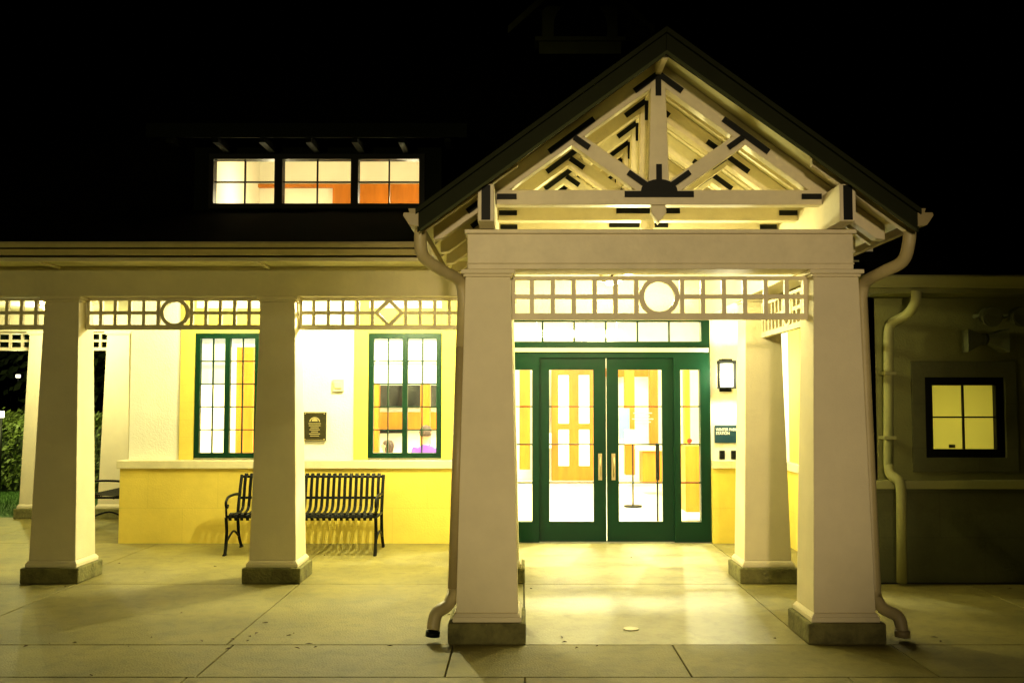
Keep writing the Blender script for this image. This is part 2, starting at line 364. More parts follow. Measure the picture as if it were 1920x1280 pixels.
def rz(dx): return 4.125-.745*abs(dx)
for sgn in (-1,1):
    e=1.65
    A=[(CX,6.6,rz(0)),(CX+sgn*e,6.6,rz(e)),(CX+sgn*e,9.1,rz(e)),(CX+sgn*1.5,11.7,rz(1.5)),(CX,11.7,rz(0))]
    part(MB().prism([(a,b,c+.028) for a,b,c in A],[(a,b,c) for a,b,c in A]),'portico_roof','shing')
    part(MB().prism([(a,b,c-.002) for a,b,c in A],[(a,b,c-.045) for a,b,c in A]),'roof_sheathing','soffit')
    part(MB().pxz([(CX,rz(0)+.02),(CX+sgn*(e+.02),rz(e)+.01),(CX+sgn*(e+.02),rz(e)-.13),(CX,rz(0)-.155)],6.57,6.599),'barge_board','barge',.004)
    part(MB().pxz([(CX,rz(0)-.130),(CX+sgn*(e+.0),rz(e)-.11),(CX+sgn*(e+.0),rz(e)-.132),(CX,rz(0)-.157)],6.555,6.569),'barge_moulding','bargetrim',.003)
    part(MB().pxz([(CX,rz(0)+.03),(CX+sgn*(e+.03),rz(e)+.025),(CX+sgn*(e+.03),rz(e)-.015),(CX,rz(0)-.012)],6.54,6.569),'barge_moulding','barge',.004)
    gx=CX+sgn*1.66; 
    pr=[(0,0),(.10,0),(.105,-.02),(.085,-.05),(.06,-.085),(0,-.095)]
    pr=[(gx+sgn*a,rz(e)+.0+b) for a,b in pr]
    part(MB().pxz(pr,6.56,9.0 if sgn<0 else 9.1),'gutter','pipe_dark',.003)
    px=CX+sgn*1.215
    wp=part(MB().box(px-.055,px+.055,6.62,11.75,bt+.002,3.10),'wall_plate','truss',.006)
    part(MB().box(px-.03,px+.03,6.612,6.619,bt+.01,3.09),'metal_strap','black',0,wp)
def truss(y0):
    t=MB(); y1=y0+.10; u=.05
    for sgn in (-1,1):
        top0=rz(0)-u; e=1.6
        t.pxz([(CX,top0),(CX+sgn*e,rz(e)-u),(CX+sgn*e,rz(e)-u-.10),(CX+sgn*(e-.06),rz(e-.06)-u-.135),(CX,top0-.165)],y0,y1)
        t.bar((CX+sgn*.10,3.16),(CX+sgn*.60,3.575-.06),.105,y0+.005,y1-.005)
    t.box(CX-1.158,CX+1.158,y0-.004,y1+.004,3.033,3.14)
    t.pxz([(CX-.05,top0-.12),(CX+.05,top0-.12),(CX+.075,3.141),(CX-.075,3.141)],y0-.012,y1+.012)
    zz=3.032; t.pxz([(CX-.05,zz),(CX+.05,zz),(CX+.055,zz-.05),(CX+.02,zz-.10),(CX,zz-.13),(CX-.02,zz-.10),(CX-.055,zz-.05)],y0+.01,y1-.01)
    o=part(t,'roof_truss','truss',.005)
    s=MB(); a,b=y0-.024,y0-.014; w=.040
    fan=[(CX+.13*math.cos(k*math.pi/10),3.128+.085*math.sin(k*math.pi/10)) for k in range(11)]
    s.pxz(fan,a,b); s.box(CX-.245,CX+.245,a-.0015,b,3.085,3.127)
    s.bar((CX,3.15),(CX,3.32),w,a-.003,b)
    for sgn in (-1,1):
        d=Vector((.5,.355)).normalized(); p0=Vector((.08,3.165)); p1=p0+d*.17
        s.bar((CX+sgn*p0.x,p0.y),(CX+sgn*p1.x,p1.y),w,a-.002,b)
        q1=Vector((.60,3.515)); q0=q1-d*.13
        s.bar((CX+sgn*q0.x,q0.y),(CX+sgn*(q1.x-.0),q1.y),w,a-.001,b)
        e0,e1=.46,.78
        s.bar((CX+sgn*e0,rz(e0)-u-.085),(CX+sgn*e1,rz(e1)-u-.085),w,a-.0025,b)
        s.bar((CX+sgn*.0,rz(0)-u-.10),(CX+sgn*.17,rz(.17)-u-.10),w,a-.001,b)
        s.box(CX+sgn*1.08-.07,CX+sgn*1.08+.07,a-.002,b,3.07,3.108)
        s.bar((CX+sgn*1.20,rz(1.20)-u-.08),(CX+sgn*1.36,rz(1.36)-u-.08),w,a-.001,b)
    s.bar((CX,rz(0)-u-.07),(CX,rz(0)-u-.26),w,a-.004,b)
    part(s,'metal_strap','black',0,o,each=True)
for i in range(7): truss(7.0+.62*i)
for i in range(7):
    yy=7.33+.62*i
    for sgn in (-1,1):
        A=[(CX+sgn*.03,rz(.03)-.047),(CX+sgn*1.62,rz(1.62)-.047),(CX+sgn*1.62,rz(1.62)-.12),(CX+sgn*.03,rz(.03)-.14)]
        part(MB().pxz(A,yy,yy+.04),'rafter','truss',.004)
for sgn in (-1,1):
    A=[(CX+sgn*1.0,rz(1.0)-.047),(CX+sgn*1.63,rz(1.63)-.047),(CX+sgn*1.63,rz(1.63)-.12),(CX+sgn*1.0,rz(1.0)-.14)]
    part(MB().pxz(A,6.68,6.74),'rafter','truss',.004)
part(MB().box(CX-.02,CX+.02,6.62,11.7,rz(0)-.16,rz(0)-.05),'ridge_beam','truss',.004)

# lattice panels
def lattice(p0,p1,z0,z1,n,motif=None,name='lattice_panel',bw=.031,mt='truss'):
    p0=Vector(p0);p1=Vector(p1);d=(p1-p0);Ln=d.length;d.normalize();nn=Vector((-d.y,d.x))
    mb=MB()
    def prism(pts,t0=-.02,t1=.02):
        A=[];B=[]
        for a,z in pts:
            q=p0+d*a; A.append((q.x+nn.x*t0,q.y+nn.y*t0,z)); B.append((q.x+nn.x*t1,q.y+nn.y*t1,z))
        mb.prism(A,B)
    zm=(z0+.045+z1-.025)/2; c=Ln/2; R=(z1-z0)/2-.012; zc=zm
    def R4(a0,a1,b0,b1,t=.02): prism([(a0,b0),(a1,b0),(a1,b1),(a0,b1)],-t,t)
    R4(0,Ln,z1-.025,z1,.024); R4(0,Ln,z0,z0+.045,.024); 
    segs=[(0,Ln)] if not motif else [(0,c-R*.98),(c+R*.98,Ln)]
    for a,b in segs: R4(a,b,zm-bw/2,zm+bw/2,.018)
    if motif:
        half=c-R-.02; m=n//2; pitch=half/m
        xs=[pitch*i for i in range(m+1)]+[Ln-pitch*i for i in range(m+1)]
    else: xs=[Ln*i/n for i in range(n+1)]
    for a in xs:
        a=min(max(a,bw/2),Ln-bw/2); R4(a-bw/2,a+bw/2,z0+.045,z1-.025,.0195)
    if motif=='ring':
        N=40
        for k in range(N):
            a0=2*math.pi*k/N;a1=2*math.pi*(k+1)/N; ri=R-.034
            prism([(c+R*math.cos(a0),zc+R*math.sin(a0)),(c+R*math.cos(a1),zc+R*math.sin(a1)),(c+ri*math.cos(a1),zc+ri*math.sin(a1)),(c+ri*math.cos(a0),zc+ri*math.sin(a0))],-.026,.026)
    if motif=='diamond':
        for k in range(4):
            a0=math.pi/2*k;a1=a0+math.pi/2; Q=R*1.05; ri=Q-.046
            prism([(c+Q*math.cos(a0),zc+Q*math.sin(a0)),(c+Q*math.cos(a1),zc+Q*math.sin(a1)),(c+ri*math.cos(a1),zc+ri*math.sin(a1)),(c+ri*math.cos(a0),zc+ri*math.sin(a0))],-.026,.026)
    return part(mb,name,mt)
lattice((-.236+.16,FCY),(2.209-.16,FCY),2.225,2.535,12,'ring')
z0,z1=fZ(618,RCY),fZ(559,RCY)
lattice((-4.26+.17,RCY),(-2.26-.17,RCY),z0,z1,10,'ring'); lattice((-2.26+.17,RCY),(-.236-.17,RCY),z0,z1,10,'diamond'); lattice((-6.28+.17,RCY),(-4.26-.17,RCY),z0,z1,10,'diamond')
lattice((2.209,FCY+.18),(2.234,RCY-.18),2.225,2.535,12,'ring'); lattice((-.236,FCY+.18),(-.236,RCY-.18),2.225,2.535,12,'ring')
lattice((-9,14.27),(-6.99,14.27),2.36,2.62,10,'ring'); lattice((-6.65,14.27),(-5.89,14.27),2.36,2.62,5); lattice((-5.55,14.27),(-4.7,14.27),2.36,2.62,5)

def bez(pts,n=6):
    out=[]; pts=[Vector(p) for p in pts]
    for i in range(len(pts)-1):
        p0=pts[max(i-1,0)];p1=pts[i];p2=pts[i+1];p3=pts[min(i+2,len(pts)-1)]
        for k in range(n):
            t=k/n; out.append(.5*((2*p1)+(-p0+p2)*t+(2*p0-5*p1+4*p2-p3)*t*t+(-p0+3*p1-3*p2+p3)*t**3))
    out.append(pts[-1]); return out
def spout(pts,mt='pipe',r=.043,name='downpipe'):
    return part(MB().tube(pts,r,14),name,mt)
L=bez([P(791,418,6.72),P(788,450,6.72),P(795,482,6.76),P(830,508,6.9),P(862,527,7.05),P(869,560,7.08)])
spout(L+[P(866,650,7.08)]); spout([P(866,650,7.08),P(851,1105,7.08)],'pipe_dark')  # straight lower run takes the darker pipe tone
spout([P(851,1105,7.08)]+bez([P(849,1118,7.06),P(838,1135,7.02),P(818,1150,6.95),P(812,1180,6.92)]),'pipe',.045,'downpipe_shoe')
part(MB().tube([P(812,1182,6.92),P(811,1192,6.92)],.050,14),'drain_collar','black')
R=bez([P(1706,418,6.72),P(1704,455,6.72),P(1692,490,6.78),P(1655,510,6.9),P(1622,530,7.08),P(1615,560,7.12)])+[P(1640,1105,7.12)]+bez([P(1642,1120,7.10),P(1656,1140,7.05),P(1684,1156,6.98),P(1692,1185,6.95)])
spout(R)
part(MB().tube([P(1692,1180,6.95),P(1692,1193,6.95)],.052,14),'drain_collar','pipe_dark')
R=bez([P(1718,545,8.78),P(1716,568,8.8),P(1700,590,8.95),P(1672,606,9.08),P(1666,625,9.1)])+bez([P(1666,870,9.1),P(1670,888,9.06),P(1686,902,9.0),P(1690,925,9.0)])+[P(1691,1092,9.0)]
spout(R,'wing_trim',.045)
for p_,yy in ((700,9.1),(820,9.1)):
    q=P(1666,p_,yy); part(MB().box(q.x-.055,q.x+.055,q.y-.05,RD,q.z-.015,q.z+.015),'pipe_clip','wing_trim',.003)
for sx,px in ((-1,788),(1,1708)):
    q=P(px,408,6.72); part(MB().frus(q.x,q.y,q.z-.07,.09,q.z+.05,.15),'leader_head','pipe_dark',.004)

# dormer
def Q(px): return fX(px,YD,340)
def Y(py): return fZ(py,YD)
hs=[(Q(a),Q(b),Y(382),Y(299)) for a,b in ((401,515),(530,658),(672,786))]
zt=Y(272)
def dz(y): return zt-.02+.22*(y-(YD-.45))
dm=part(MB().holes(Q(370),Q(822),Y(408),dz(YD)-.003,YD,YD+.12,[(Q(392),Q(797),Y(392),Y(289))]),'dormer','dormer')
f=part(MB().holes(Q(392),Q(797),Y(392),Y(289),YD-.02,YD+.1,hs),'dormer_window','black',.003)
g=MB()
for h in hs:
    m=MB(); c=(h[0]+h[1])/2; zz=(h[2]+h[3])/2; m.box(c-.007,c+.007,YD+.02,YD+.05,h[2],h[3]); m.box(h[0],h[1],YD+.022,YD+.048,zz-.007,zz+.007); part(m,'muntin','black',0,f)
    g.add([(h[0],YD+.06,h[2]),(h[1],YD+.06,h[2]),(h[1],YD+.06,h[3]),(h[0],YD+.06,h[3])],[(0,1,2,3)])
part(g,'glass','glass',0,f)
part(MB().pyz([(YD-.45,dz(YD-.45)),(YD-.45,dz(YD-.45)+.10),(12.7,dz(12.7)+.1),(12.7,dz(12.7))],Q(305),Q(880)),'dormer_roof','shing')
part(MB().box(Q(305),Q(880),YD-.48,YD-.452,zt-.05,zt+.09),'dormer_fascia','dormer',.004)
s=MB()
for i in range(7):
    x=Q(345)+(Q(845)-Q(345))*i/6; s.box(x-.03,x+.03,YD-.45,YD-.003,zt-.09,zt-.02)
part(s,'rafter','dormer',each=True)
x0,x1=Q(370),Q(822)
for a,b in ((x0-.03,x0-.001),(x1+.001,x1+.03)):
    part(MB().pyz([(YD,3.45),(YD,dz(YD)-.002),(12.65,dz(12.65)-.002),(12.65,3.45)],a,b),'dormer_cheek','dormer')
for a,b in ((x0,x0+.03),(x1-.03,x1)):
    part(MB().pyz([(YD+.125,3.3),(YD+.125,dz(YD+.125)-.06),(12.4,dz(12.4)-.06),(12.4,3.3)],a,b),'dormer_interior_lining','inwall')
# interior: orange timber wall low, white boarded ceiling with timber strips sloping above
zb=fZ(345,12.13)
part(MB().box(x0+.03,x1-.03,12.2,12.25,3.46,zb+.08),'dormer_interior_wall','inwall')
part(MB().box(x0+.95,x0+2.15,12.13,12.198,3.5,zb),'dormer_panelling','wood')
part(MB().box(x0+2.15,x1-.03,12.13,12.198,fZ(351,12.13),zb),'dormer_frieze','wood')
part(MB().box(x0+.03,x0+.95,12.13,12.198,fZ(351,12.13),zb),'dormer_frieze','wood')
part(MB().box(x0+.03,x1-.03,12.201,12.24,zb+.08,4.95),'dormer_interior_wall','inwall')
part(MB().box(x0,x1,YD+.13,12.2,3.46,3.5),'dormer_floor','inwall')
part(MB().pyz([(YD+.13,dz(YD+.13)-.05),(YD+.13,dz(YD+.13)-.01),(12.3,dz(12.3)-.01),(12.3,dz(12.3)-.05)],x0,x1),'dormer_ceiling','inwall')
for i in range(10):
    x=x0+(x1-x0)*(i+.5)/10
    part(MB().pyz([(YD+.15,dz(YD+.15)-.09),(YD+.15,dz(YD+.15)-.05),(12.2,dz(12.2)-.05),(12.2,dz(12.2)-.12)],x-.022,x+.022),'ceiling_beam','wood' if i%2 else 'inwall')

# cupola
cx=fX(1085,16,80); 
def cz(py): return fZ(py,15.6)
w=fX(1165,15.6,100)-cx
c=part(MB().box(cx-w,cx+w,15.6,17,cz(150),cz(78)).box(cx-w*1.1,cx+w*1.1,15.55,17.05,cz(78),cz(70)).box(cx-w*.92,cx+w*.92,15.62,16.98,cz(70),cz(10)),'cupola','dim',.01)
ar=[(cx-.42,cz(68)),(cx+.42,cz(68))]+[(cx+.42*math.cos(k*math.pi/12),cz(48)+.40*math.sin(k*math.pi/12)) for k in range(13)]
part(MB().pxz(ar,15.57,15.61),'louvre_opening','black',0,c)
s=MB()
for sgn in (-1,1): s.pxz([(cx,cz(-60)),(cx+sgn*1.15,cz(62)),(cx+sgn*1.15,cz(76)),(cx,cz(-45))],15.3,17.3)
part(s,'cupola_roof','dim',0,c)

# ------------------------------------------------ interior
s=MB().box(-4.4,7,11.83,21,-.05,.004); part(s,'interior_floor','infloor')
s=MB(); s.box(-4.41,-4.40,12,21,0,3.4); s.box(-4.4,6.5,21,21.2,0,3.4); s.box(3.75,3.9,12,21,0,3.4); part(s,'interior_wall','inwall',each=True)
part(MB().box(-4.4,6.5,11.97,21,3.4,3.45),'interior_ceiling','inwall')
def ip(px0,px1,py0,py1,D,t,name,m,bev=.01):
    return part(MB().box(fX(px0,D),fX(px1,D),D,D+t,max(.004,fZ(py1,D)),fZ(py0,D)),name,m,bev)
def jdoor(px0,px1,D,low=.30):
    x0,x1=fX(px0,D),fX(px1,D); z1=fZ(690,D); mid=(x0+x1)/2
    hs=[]
    for a,b in ((x0+.14,mid-.10),(mid+.10,x1-.14)):
        hs+=[(a,b,low,1.05),(a,b,1.17,z1-.14)]
    o=part(MB().holes(x0,x1,.004,z1,D,D+.1,hs),'interior_door','wood',.008)
    part(MB().box(x0+.1,x1-.1,D+.04,D+.05,low-.05,z1-.1),'glass_panel','blind',0,o)  # pane glows by itself, standing in for brightness at the far doors
jdoor(1034,1118,20.6); 
ip(1000,1010,690,888,20.6,.15,'wood_post','wood'); ip(1126,1134,690,888,20.6,.15,'wood_post','wood')
ip(974,994,690,880,18.5,.25,'wood_post','wood'); ip(1172,1190,660,890,19,.25,'wood_post','wood'); ip(1284,1312,835,960,13.6,.4,'wood_cabinet','wood')
ip(1284,1294,660,835,15.5,.2,'wood_post','wood'); ip(1218,1234,680,845,19.5,.2,'wood_post','wood')
ip(1204,1262,845,906,17.5,.5,'counter','wood'); ip(1196,1280,838,845,17.4,.6,'counter_top','paint')
ip(1134,1172,690,706,20.7,.15,'wood_lintel','wood'); ip(1190,1218,690,706,20.5,.15,'wood_lintel','wood')
ip(1000,1034,812,840,20.2,.3,'ticket_counter','inwall'); ip(1006,1030,745,790,20.8,.05,'map_panel','paper')
ip(690,830,722,762,20.8,.1,'night_window','darkglass'); ip(690,830,772,806,20.7,.2,'wood_panelling','wood'); ip(690,760,806,812,20.6,.3,'rail','black')
ip(788,806,640,880,18.8,.2,'wood_post','wood'); ip(700,710,640,880,18.8,.2,'wood_post','wood')
ip(442,474,630,862,14.5,.12,'wood_door','wood'); ip(380,430,800,822,17,.3,'wood_bench_back','wood'); ip(400,432,720,730,19,.2,'rail','wood')
for x in (-3,-.6,1.8):
    for yy in (13.2,16.2,19.2):
        part(MB().box(x-.6,x+.6,yy-.15,yy+.15,3.33,3.398),'ceiling_light_panel','tube')
part(MB().box(.15,1.35,13.45,13.6,2.50,2.60).box(.2,.21,13.52,13.53,2.6,3.4).box(1.29,1.30,13.52,13.53,2.6,3.4),'hanging_light','tube')
def stand(px,py0,py1,D,w,m,label):
    e=empty('sign_stand',(fX(px,D),D,0))
    MB().box(-w/2,w/2,-.01,.01,fZ(py1,D),fZ(py0,D)).build('sign_panel',m,e,.003)
    MB().tube([(0,.02,.02),(0,.02,fZ(py0,D)-.03)],.013).build('post','black',e)
    MB().tube([(0,.02,.006),(0,.02,.03)],.14,20).build('base','black',e)
    top(e,label,'sign'); return e
stand(1186,805,832,15.5,.26,'paper','white paper notice on a slim black floor stand')
stand(1232,830,900,13.2,.05,'black','narrow black floor stand inside the hall')
e=MB().box(fX(1160,18.9),fX(1180,18.9),18.88,18.9,fZ(822,18.9),fZ(765,18.9)).build('wall_poster','poster'); top(e,'pale blue printed poster on interior wood post','poster')

# ------------------------------------------------ lamps & fixtures
LC=(1,.91,.40)
def plight(loc,W,col=LC,r=.08,par=None,name='lamp_light'):
    l=bpy.data.lights.new(name,'POINT'); l.energy=W; l.color=col; l.shadow_soft_size=r
    o=bpy.data.objects.new(name,l); o.location=loc; COL.objects.link(o)
    if par: o.parent=par; o.matrix_parent_inverse=Matrix.Translation(-Vector(par.location))
    return o
def ceil_lamp(x,yy,z,W,label,rod=0,col=LC):
    e=empty('ceiling_lamp',(x,yy,z))
    MB().tube([(0,0,-.02),(0,0,-.0)],.12,20).build('lamp_housing','paint',e)
    MB().tube([(0,0,-.055),(0,0,-.021)],.09,20,rs=[.06,.09]).build('lamp_lens','bulb',e)
    if rod: MB().tube([(0,0,0),(0,0,rod)],.012,8).build('rod','black',e)
    plight((x,yy,z-.12),W,col,par=e,r=.025); top(e,label,'lamp'); return e
LW=(1,.93,.48)
for x,yy,W in ((-3.4,11.1,60),(-1.35,10.35,400),(-6.2,13.0,150)): ceil_lamp(x,yy,2.888,W,'round glowing lamp fixed under the porch ceiling',0,LW)
ceil_lamp(-5.5,10.9,2.888,50,'round glowing lamp fixed under the porch ceiling',0,LW)
ceil_lamp(CX-.02,8.78,2.82,105,'round glowing lamp hanging in the entrance porch',.21)
ceil_lamp(CX,10.7,2.95,100,'round glowing lamp hanging before the entrance doors',.1)
plight((CX,7.75,2.75),26,r=.2,par=SB,name='porch_beam_light'); 
ceil_lamp(2.7,10.6,2.888,30,'round glowing lamp fixed under the porch ceiling')
for x,yy,W in ((-2.5,17.5,210),(1.2,18,270)):
    l=bpy.data.lights.new('hall_light','AREA'); l.energy=W; l.color=(1,.93,.60); l.size=1.2; l.shape='SQUARE'
    o=bpy.data.objects.new('hall_light',l); o.location=(x,yy,3.3); COL.objects.link(o); K(o)
for x,yy,W in ((1.05,12.75,850),(2.3,14.6,380),(-3.1,13.0,240),(-1.3,13.0,240)):
    o=plight((x,yy,3.1),W,(1,.93,.55),.025,name='hall_light'); K(o)
for x in (-2.75,-1.2): 
    o=plight((x,11.0,3.85),24,(1,.86,.5),.06,name='dormer_light'); K(o)
o=plight((4.0,10.15,1.35),22,(1,.95,.6),.06,name='wing_room_light'); K(o)
# sconce
sx=fX(1365,11.6); e=empty('wall_lamp',(sx,11.66,fZ(703,11.6)))
s=MB().box(-.07,.07,.07,.098,-.19,.19).box(-.10,.10,-.07,.07,.135,.17).box(-.10,.10,-.06,.07,-.155,-.135).box(-.06,.06,-.04,.05,.17,.19)
for a in (-.1,.086): s.box(a,a+.014,-.06,.04,-.135,.135)
s.build('lamp_bracket','black',e)
MB().tube([(0,0,-.134),(0,0,.134)],.075,20).build('lamp_shade','bulb',e)
plight((sx,11.48,fZ(703,11.6)),55,(1,.94,.6),.05,e); top(e,'lit cylinder lantern in a dark bracket on cream wall','lamp')
def street(x,yy,h,W,tx,ty,tz,ang,blend=.7,col=(1,.74,.36)):
    e=empty('street_lamp',(x,yy,0))
    MB().tube([(0,0,0),(0,0,h)],.07,12,rs=[.09,.05]).build('pole','black',e); MB().box(-.2,.2,-.15,.5,h,h+.1).build('lamp_head','black',e,.02)
    l=bpy.data.lights.new('street_light','SPOT'); l.energy=W; l.color=col; l.spot_size=math.radians(ang); l.spot_blend=blend; l.shadow_soft_size=.3
    o=bpy.data.objects.new('street_light',l); COL.objects.link(o); o.parent=e; o.location=(0,.3,h-.08)
    dv=Vector((tx,ty,tz))-Vector((x,yy+.3,h-.08)); o.rotation_euler=dv.to_track_quat('-Z','Y').to_euler()
    top(e,'tall dark street lamp beside the forecourt','street lamp')
street(-.6,-13,3.3,7000,.9,7,2.0,16.5,.8,(1,.77,.42))
street(-5.5,-13,3.2,1800,-2.4,9,1.8,29,.8,(1,.86,.33))

# ------------------------------------------------ wall objects
x0,x1,z0,z1=fX(571,WD),fX(613,WD),fZ(826,WD),fZ(772,WD)
e=empty('plaque',((x0+x1)/2,WD-.03,(z0+z1)/2)); w=(x1-x0)/2; h=(z1-z0)/2
MB().box(-w,w,-.012,.028,-h,h).build('plaque_panel','bronze',e,.006)
s=MB(); 
N=16
for k in range(N):
    a0=math.pi*k/N;a1=math.pi*(k+1)/N
    s.pxz([(.062*math.cos(a0),.055+.055*math.sin(a0)),(.062*math.cos(a1),.055+.055*math.sin(a1)),(.05*math.cos(a1),.055+.043*math.sin(a1)),(.05*math.cos(a0),.055+.043*math.sin(a0))],-.018,-.013)
s.pxz([(-.035,.06),(.035,.06),(.03,.085),(0,.098),(-.03,.085)],-.018,-.013)
for i,ww in enumerate((.09,.085,.06,.075,.05,.08,.065)): s.box(-ww*.8,ww*.8,-.017,-.013,.03-.024*i,.038-.024*i)
s.box(-w+.012,w-.012,-.016,-.013,h-.014,h-.010); s.box(-w+.012,w-.012,-.016,-.013,-h+.010,-h+.014)
for a in (-1,1):
    for b in (-1,1): s.tube([(a*(w-.02),-.018,b*(h-.02)),(a*(w-.02),-.012,b*(h-.02))],.007,8)
s.build('raised_emblem','bronzehi',e); top(e,'dark bronze commemorative plaque with arched emblem on cream wall','plaque')
e=MB().box(fX(625,WD),fX(645,WD),WD-.05,WD,fZ(734,WD),fZ(711,WD)).box(fX(628,WD),fX(642,WD),WD-.07,WD-.051,fZ(728,WD),fZ(716,WD)).build('alarm_strobe','plastic',None,.008); top(e,'small beige alarm strobe box on cream wall','alarm')
x0,x1,z0,z1=fX(1339,WD),fX(1386,WD),fZ(830,WD),fZ(797,WD)
e=MB().box(x0,x1,WD-.02,WD-.001,z0,z1).build('station_sign','signblue',None,.004); top(e,'teal wall sign reading WINTER PARK STATION','sign')
t=text('lettering','WINTER PARK\nSTATION',.046,(x0+.012,WD-.023,z1-.064),'white',e)
for v in t.data.vertices: v.co.x*=.84
for p,w_ in ((1352,4.5),(1375,6)):
    e=MB().box(fX(p-w_,WD),fX(p+w_,WD),WD-.05,WD-.001,fZ(860,WD),fZ(844,WD)).box(fX(p-w_+2,WD),fX(p+w_-2,WD),WD-.056,WD-.051,fZ(856,WD),fZ(850,WD)).build('card_reader','black',None,.004); top(e,'small black card reader on the wall beside doors','card reader')
q=P(1293,826,11.77); e=MB().tube([q,q+Vector((0,.003,0))],.03,20).build('door_sticker','red'); top(e,'round red sticker on the sidelight glass','sticker')
q=P(1205,775,11.74); s=MB()
for i,ww in enumerate((.22,.16,.25,.19,.12)): s.box(q.x-ww/2,q.x+ww/2,q.y,q.y+.002,q.z-.035*i,q.z-.035*i+.012)
e=s.build('door_notice','paper'); top(e,'small printed white notice lines on the door glass','notice')
e=empty('security_camera',(fX(1135,8.0,528),8.15,2.68)); MB().tube([(0,0,.35),(0,0,.05)],.012,8).build('bracket','plastic',e)
MB().tube([(0,0,.05),(0,0,0),(0,0,-.04),(0,0,-.06)],.05,16,rs=[.04,.04,.035,.015]).build('camera_dome','plastic',e); top(e,'beige dome camera on a short rod under the porch roof','camera')
def horn(px,py,dirx,label):
    q=P(px,py,9.02); e=empty('loudspeaker',tuple(q))
    MB().prism([(0,-.05,-.035),(0,.05,-.035),(0,.05,.035),(0,-.05,.035)],[(dirx*.17,-.09,-.12),(dirx*.15,.09,-.12),(dirx*.15,.09,.09),(dirx*.17,-.09,.09)]).build('horn','horn',e,.004)
    MB().tube([(0,.0,0),(-dirx*.03,0,0)],.055,14).build('driver','horn',e); MB().box(-.02,.02,.03,.18,-.02,.02).build('bracket','horn',e)
    top(e,label,'loudspeaker')
horn(1842,636,-1,'beige flared horn loudspeaker on wing wall'); horn(1850,636,1,'beige flared horn loudspeaker on wing wall')
for px in (1850,1905):
    q=P(px,592,8.95); e=empty('floodlight',tuple(q)); MB().tube([(0,-.12,-.02),(0,-.02,.0),(0,.06,.02)],.08,16,rs=[.09,.08,.045]).build('lamp_head','horn',e); MB().box(-.015,.015,.05,.25,.0,.03).build('bracket','horn',e)
    MB().tube([(0,-.124,-.02),(0,-.119,-.02)],.075,16).build('lens','horn',e); top(e,'unlit round floodlight on wing wall','floodlight')
q=P(1183,1181,7.3); q.z=0; e=MB().tube([(q.x,q.y,.001),(q.x,q.y,.008)],.055,20).build('floor_cleanout_cover','plastic'); top(e,'small round metal cover set in the entrance floor','drain cover')
vs=[];fs=[]
for i in range(70):
    x=random.uniform(-5,5);yy=random.uniform(5.9,10.8) if random.random()<.5 else random.uniform(6.7,7.2);a=random.uniform(0,6.28);k=len(vs);s_=random.uniform(.012,.03)
    ca,sa=math.cos(a)*s_,math.sin(a)*s_; vs+=[(x-ca,yy-sa,.003),(x-sa*.35,yy+ca*.35,.012),(x+ca,yy+sa,.006),(x+sa*.35,yy-ca*.35,.008)];fs.append((k,k+1,k+2,k+3))
me=bpy.data.meshes.new('leaf_litter'); me.from_pydata(vs,[],fs); o=bpy.data.objects.new('leaf_litter',me); COL.objects.link(o); me.materials.append(M['litter']); o['kind']='stuff'; top(o,'scattered small dry leaves on the concrete','leaf litter')

# ------------------------------------------------ benches
def bench(loc,rot,label):
    e=empty('park_bench',loc); e.rotation_euler=(0,0,rot)
    Lh=.80
    n=25; seat=MB(); back=MB()
    sp=[(-.30,.37),(-.315,.40),(-.30,.43),(-.25,.445),(-.1,.425),(.05,.415),(.14,.43)]
    bp=[(.14,.43),(.19,.47),(.215,.55),(.24,.68),(.27,.79),(.29,.82),(.315,.825),(.33,.80)]
    def strip(mb,pts,x,w=.034,t=.006):
        for a,b in zip(pts[:-1],pts[1:]):
            a=Vector(a);b=Vector(b);d=(b-a).normalized();nv=Vector((-d.y,d.x))*t/2
            mb.pyz([tuple(a+nv),tuple(b+nv),tuple(b-nv),tuple(a-nv)],x-w/2,x+w/2)
    for i in range(n):
        x=-Lh+.05+(2*Lh-.10)*i/(n-1); strip(seat,sp,x); strip(back,bp,x)
    for yy,zz in ((-.27,.405),(.05,.395)): seat.tube([(-Lh,yy,zz),(Lh,yy,zz)],.016,8)
    for yy,zz in ((.235,.56),(.30,.79)): back.tube([(-Lh,yy,zz),(Lh,yy,zz)],.015,8)
    seat.build('seat','black',e); back.build('backrest','black',e)
    for x in (-Lh,Lh):
        l=MB(); l.tube(bez([(x,-.31,.0),(x,-.27,.10),(x,-.25,.25),(x,-.28,.40)],4),.018,8); l.tube(bez([(x,.33,.0),(x,.22,.14),(x,.18,.28),(x,.17,.42),(x,.22,.60),(x,.30,.81)],4),.018,8)
        l.tube([(x,-.26,.40),(x,.17,.40)],.015,8); l.tube(bez([(x,-.25,.14),(x,0,.22),(x,.21,.14)],5),.012,8); l.tube([(x,-.35,.008),(x,-.26,.008)],.014,8); l.tube([(x,.28,.008),(x,.37,.008)],.014,8)
        l.build('leg','black',e)
        a=MB(); c=[(x,.24,.60),(x,.05,.615),(x,-.15,.615),(x,-.24,.60),(x,-.29,.56),(x,-.28,.51),(x,-.24,.505),(x,-.225,.53)]
        a.tube(bez(c,5),.015,8); a.tube([(x,-.27,.41),(x,-.285,.50)],.012,8); a.build('armrest','black',e)
    return top(e,label,'bench','metal benches along the station wall')
bench((-2.36,11.02,0),0,'black steel slatted bench with scroll arms against yellow wall')
bench((-5.30,13.7,0),-math.pi/2,'black steel slatted bench beside a side porch column')

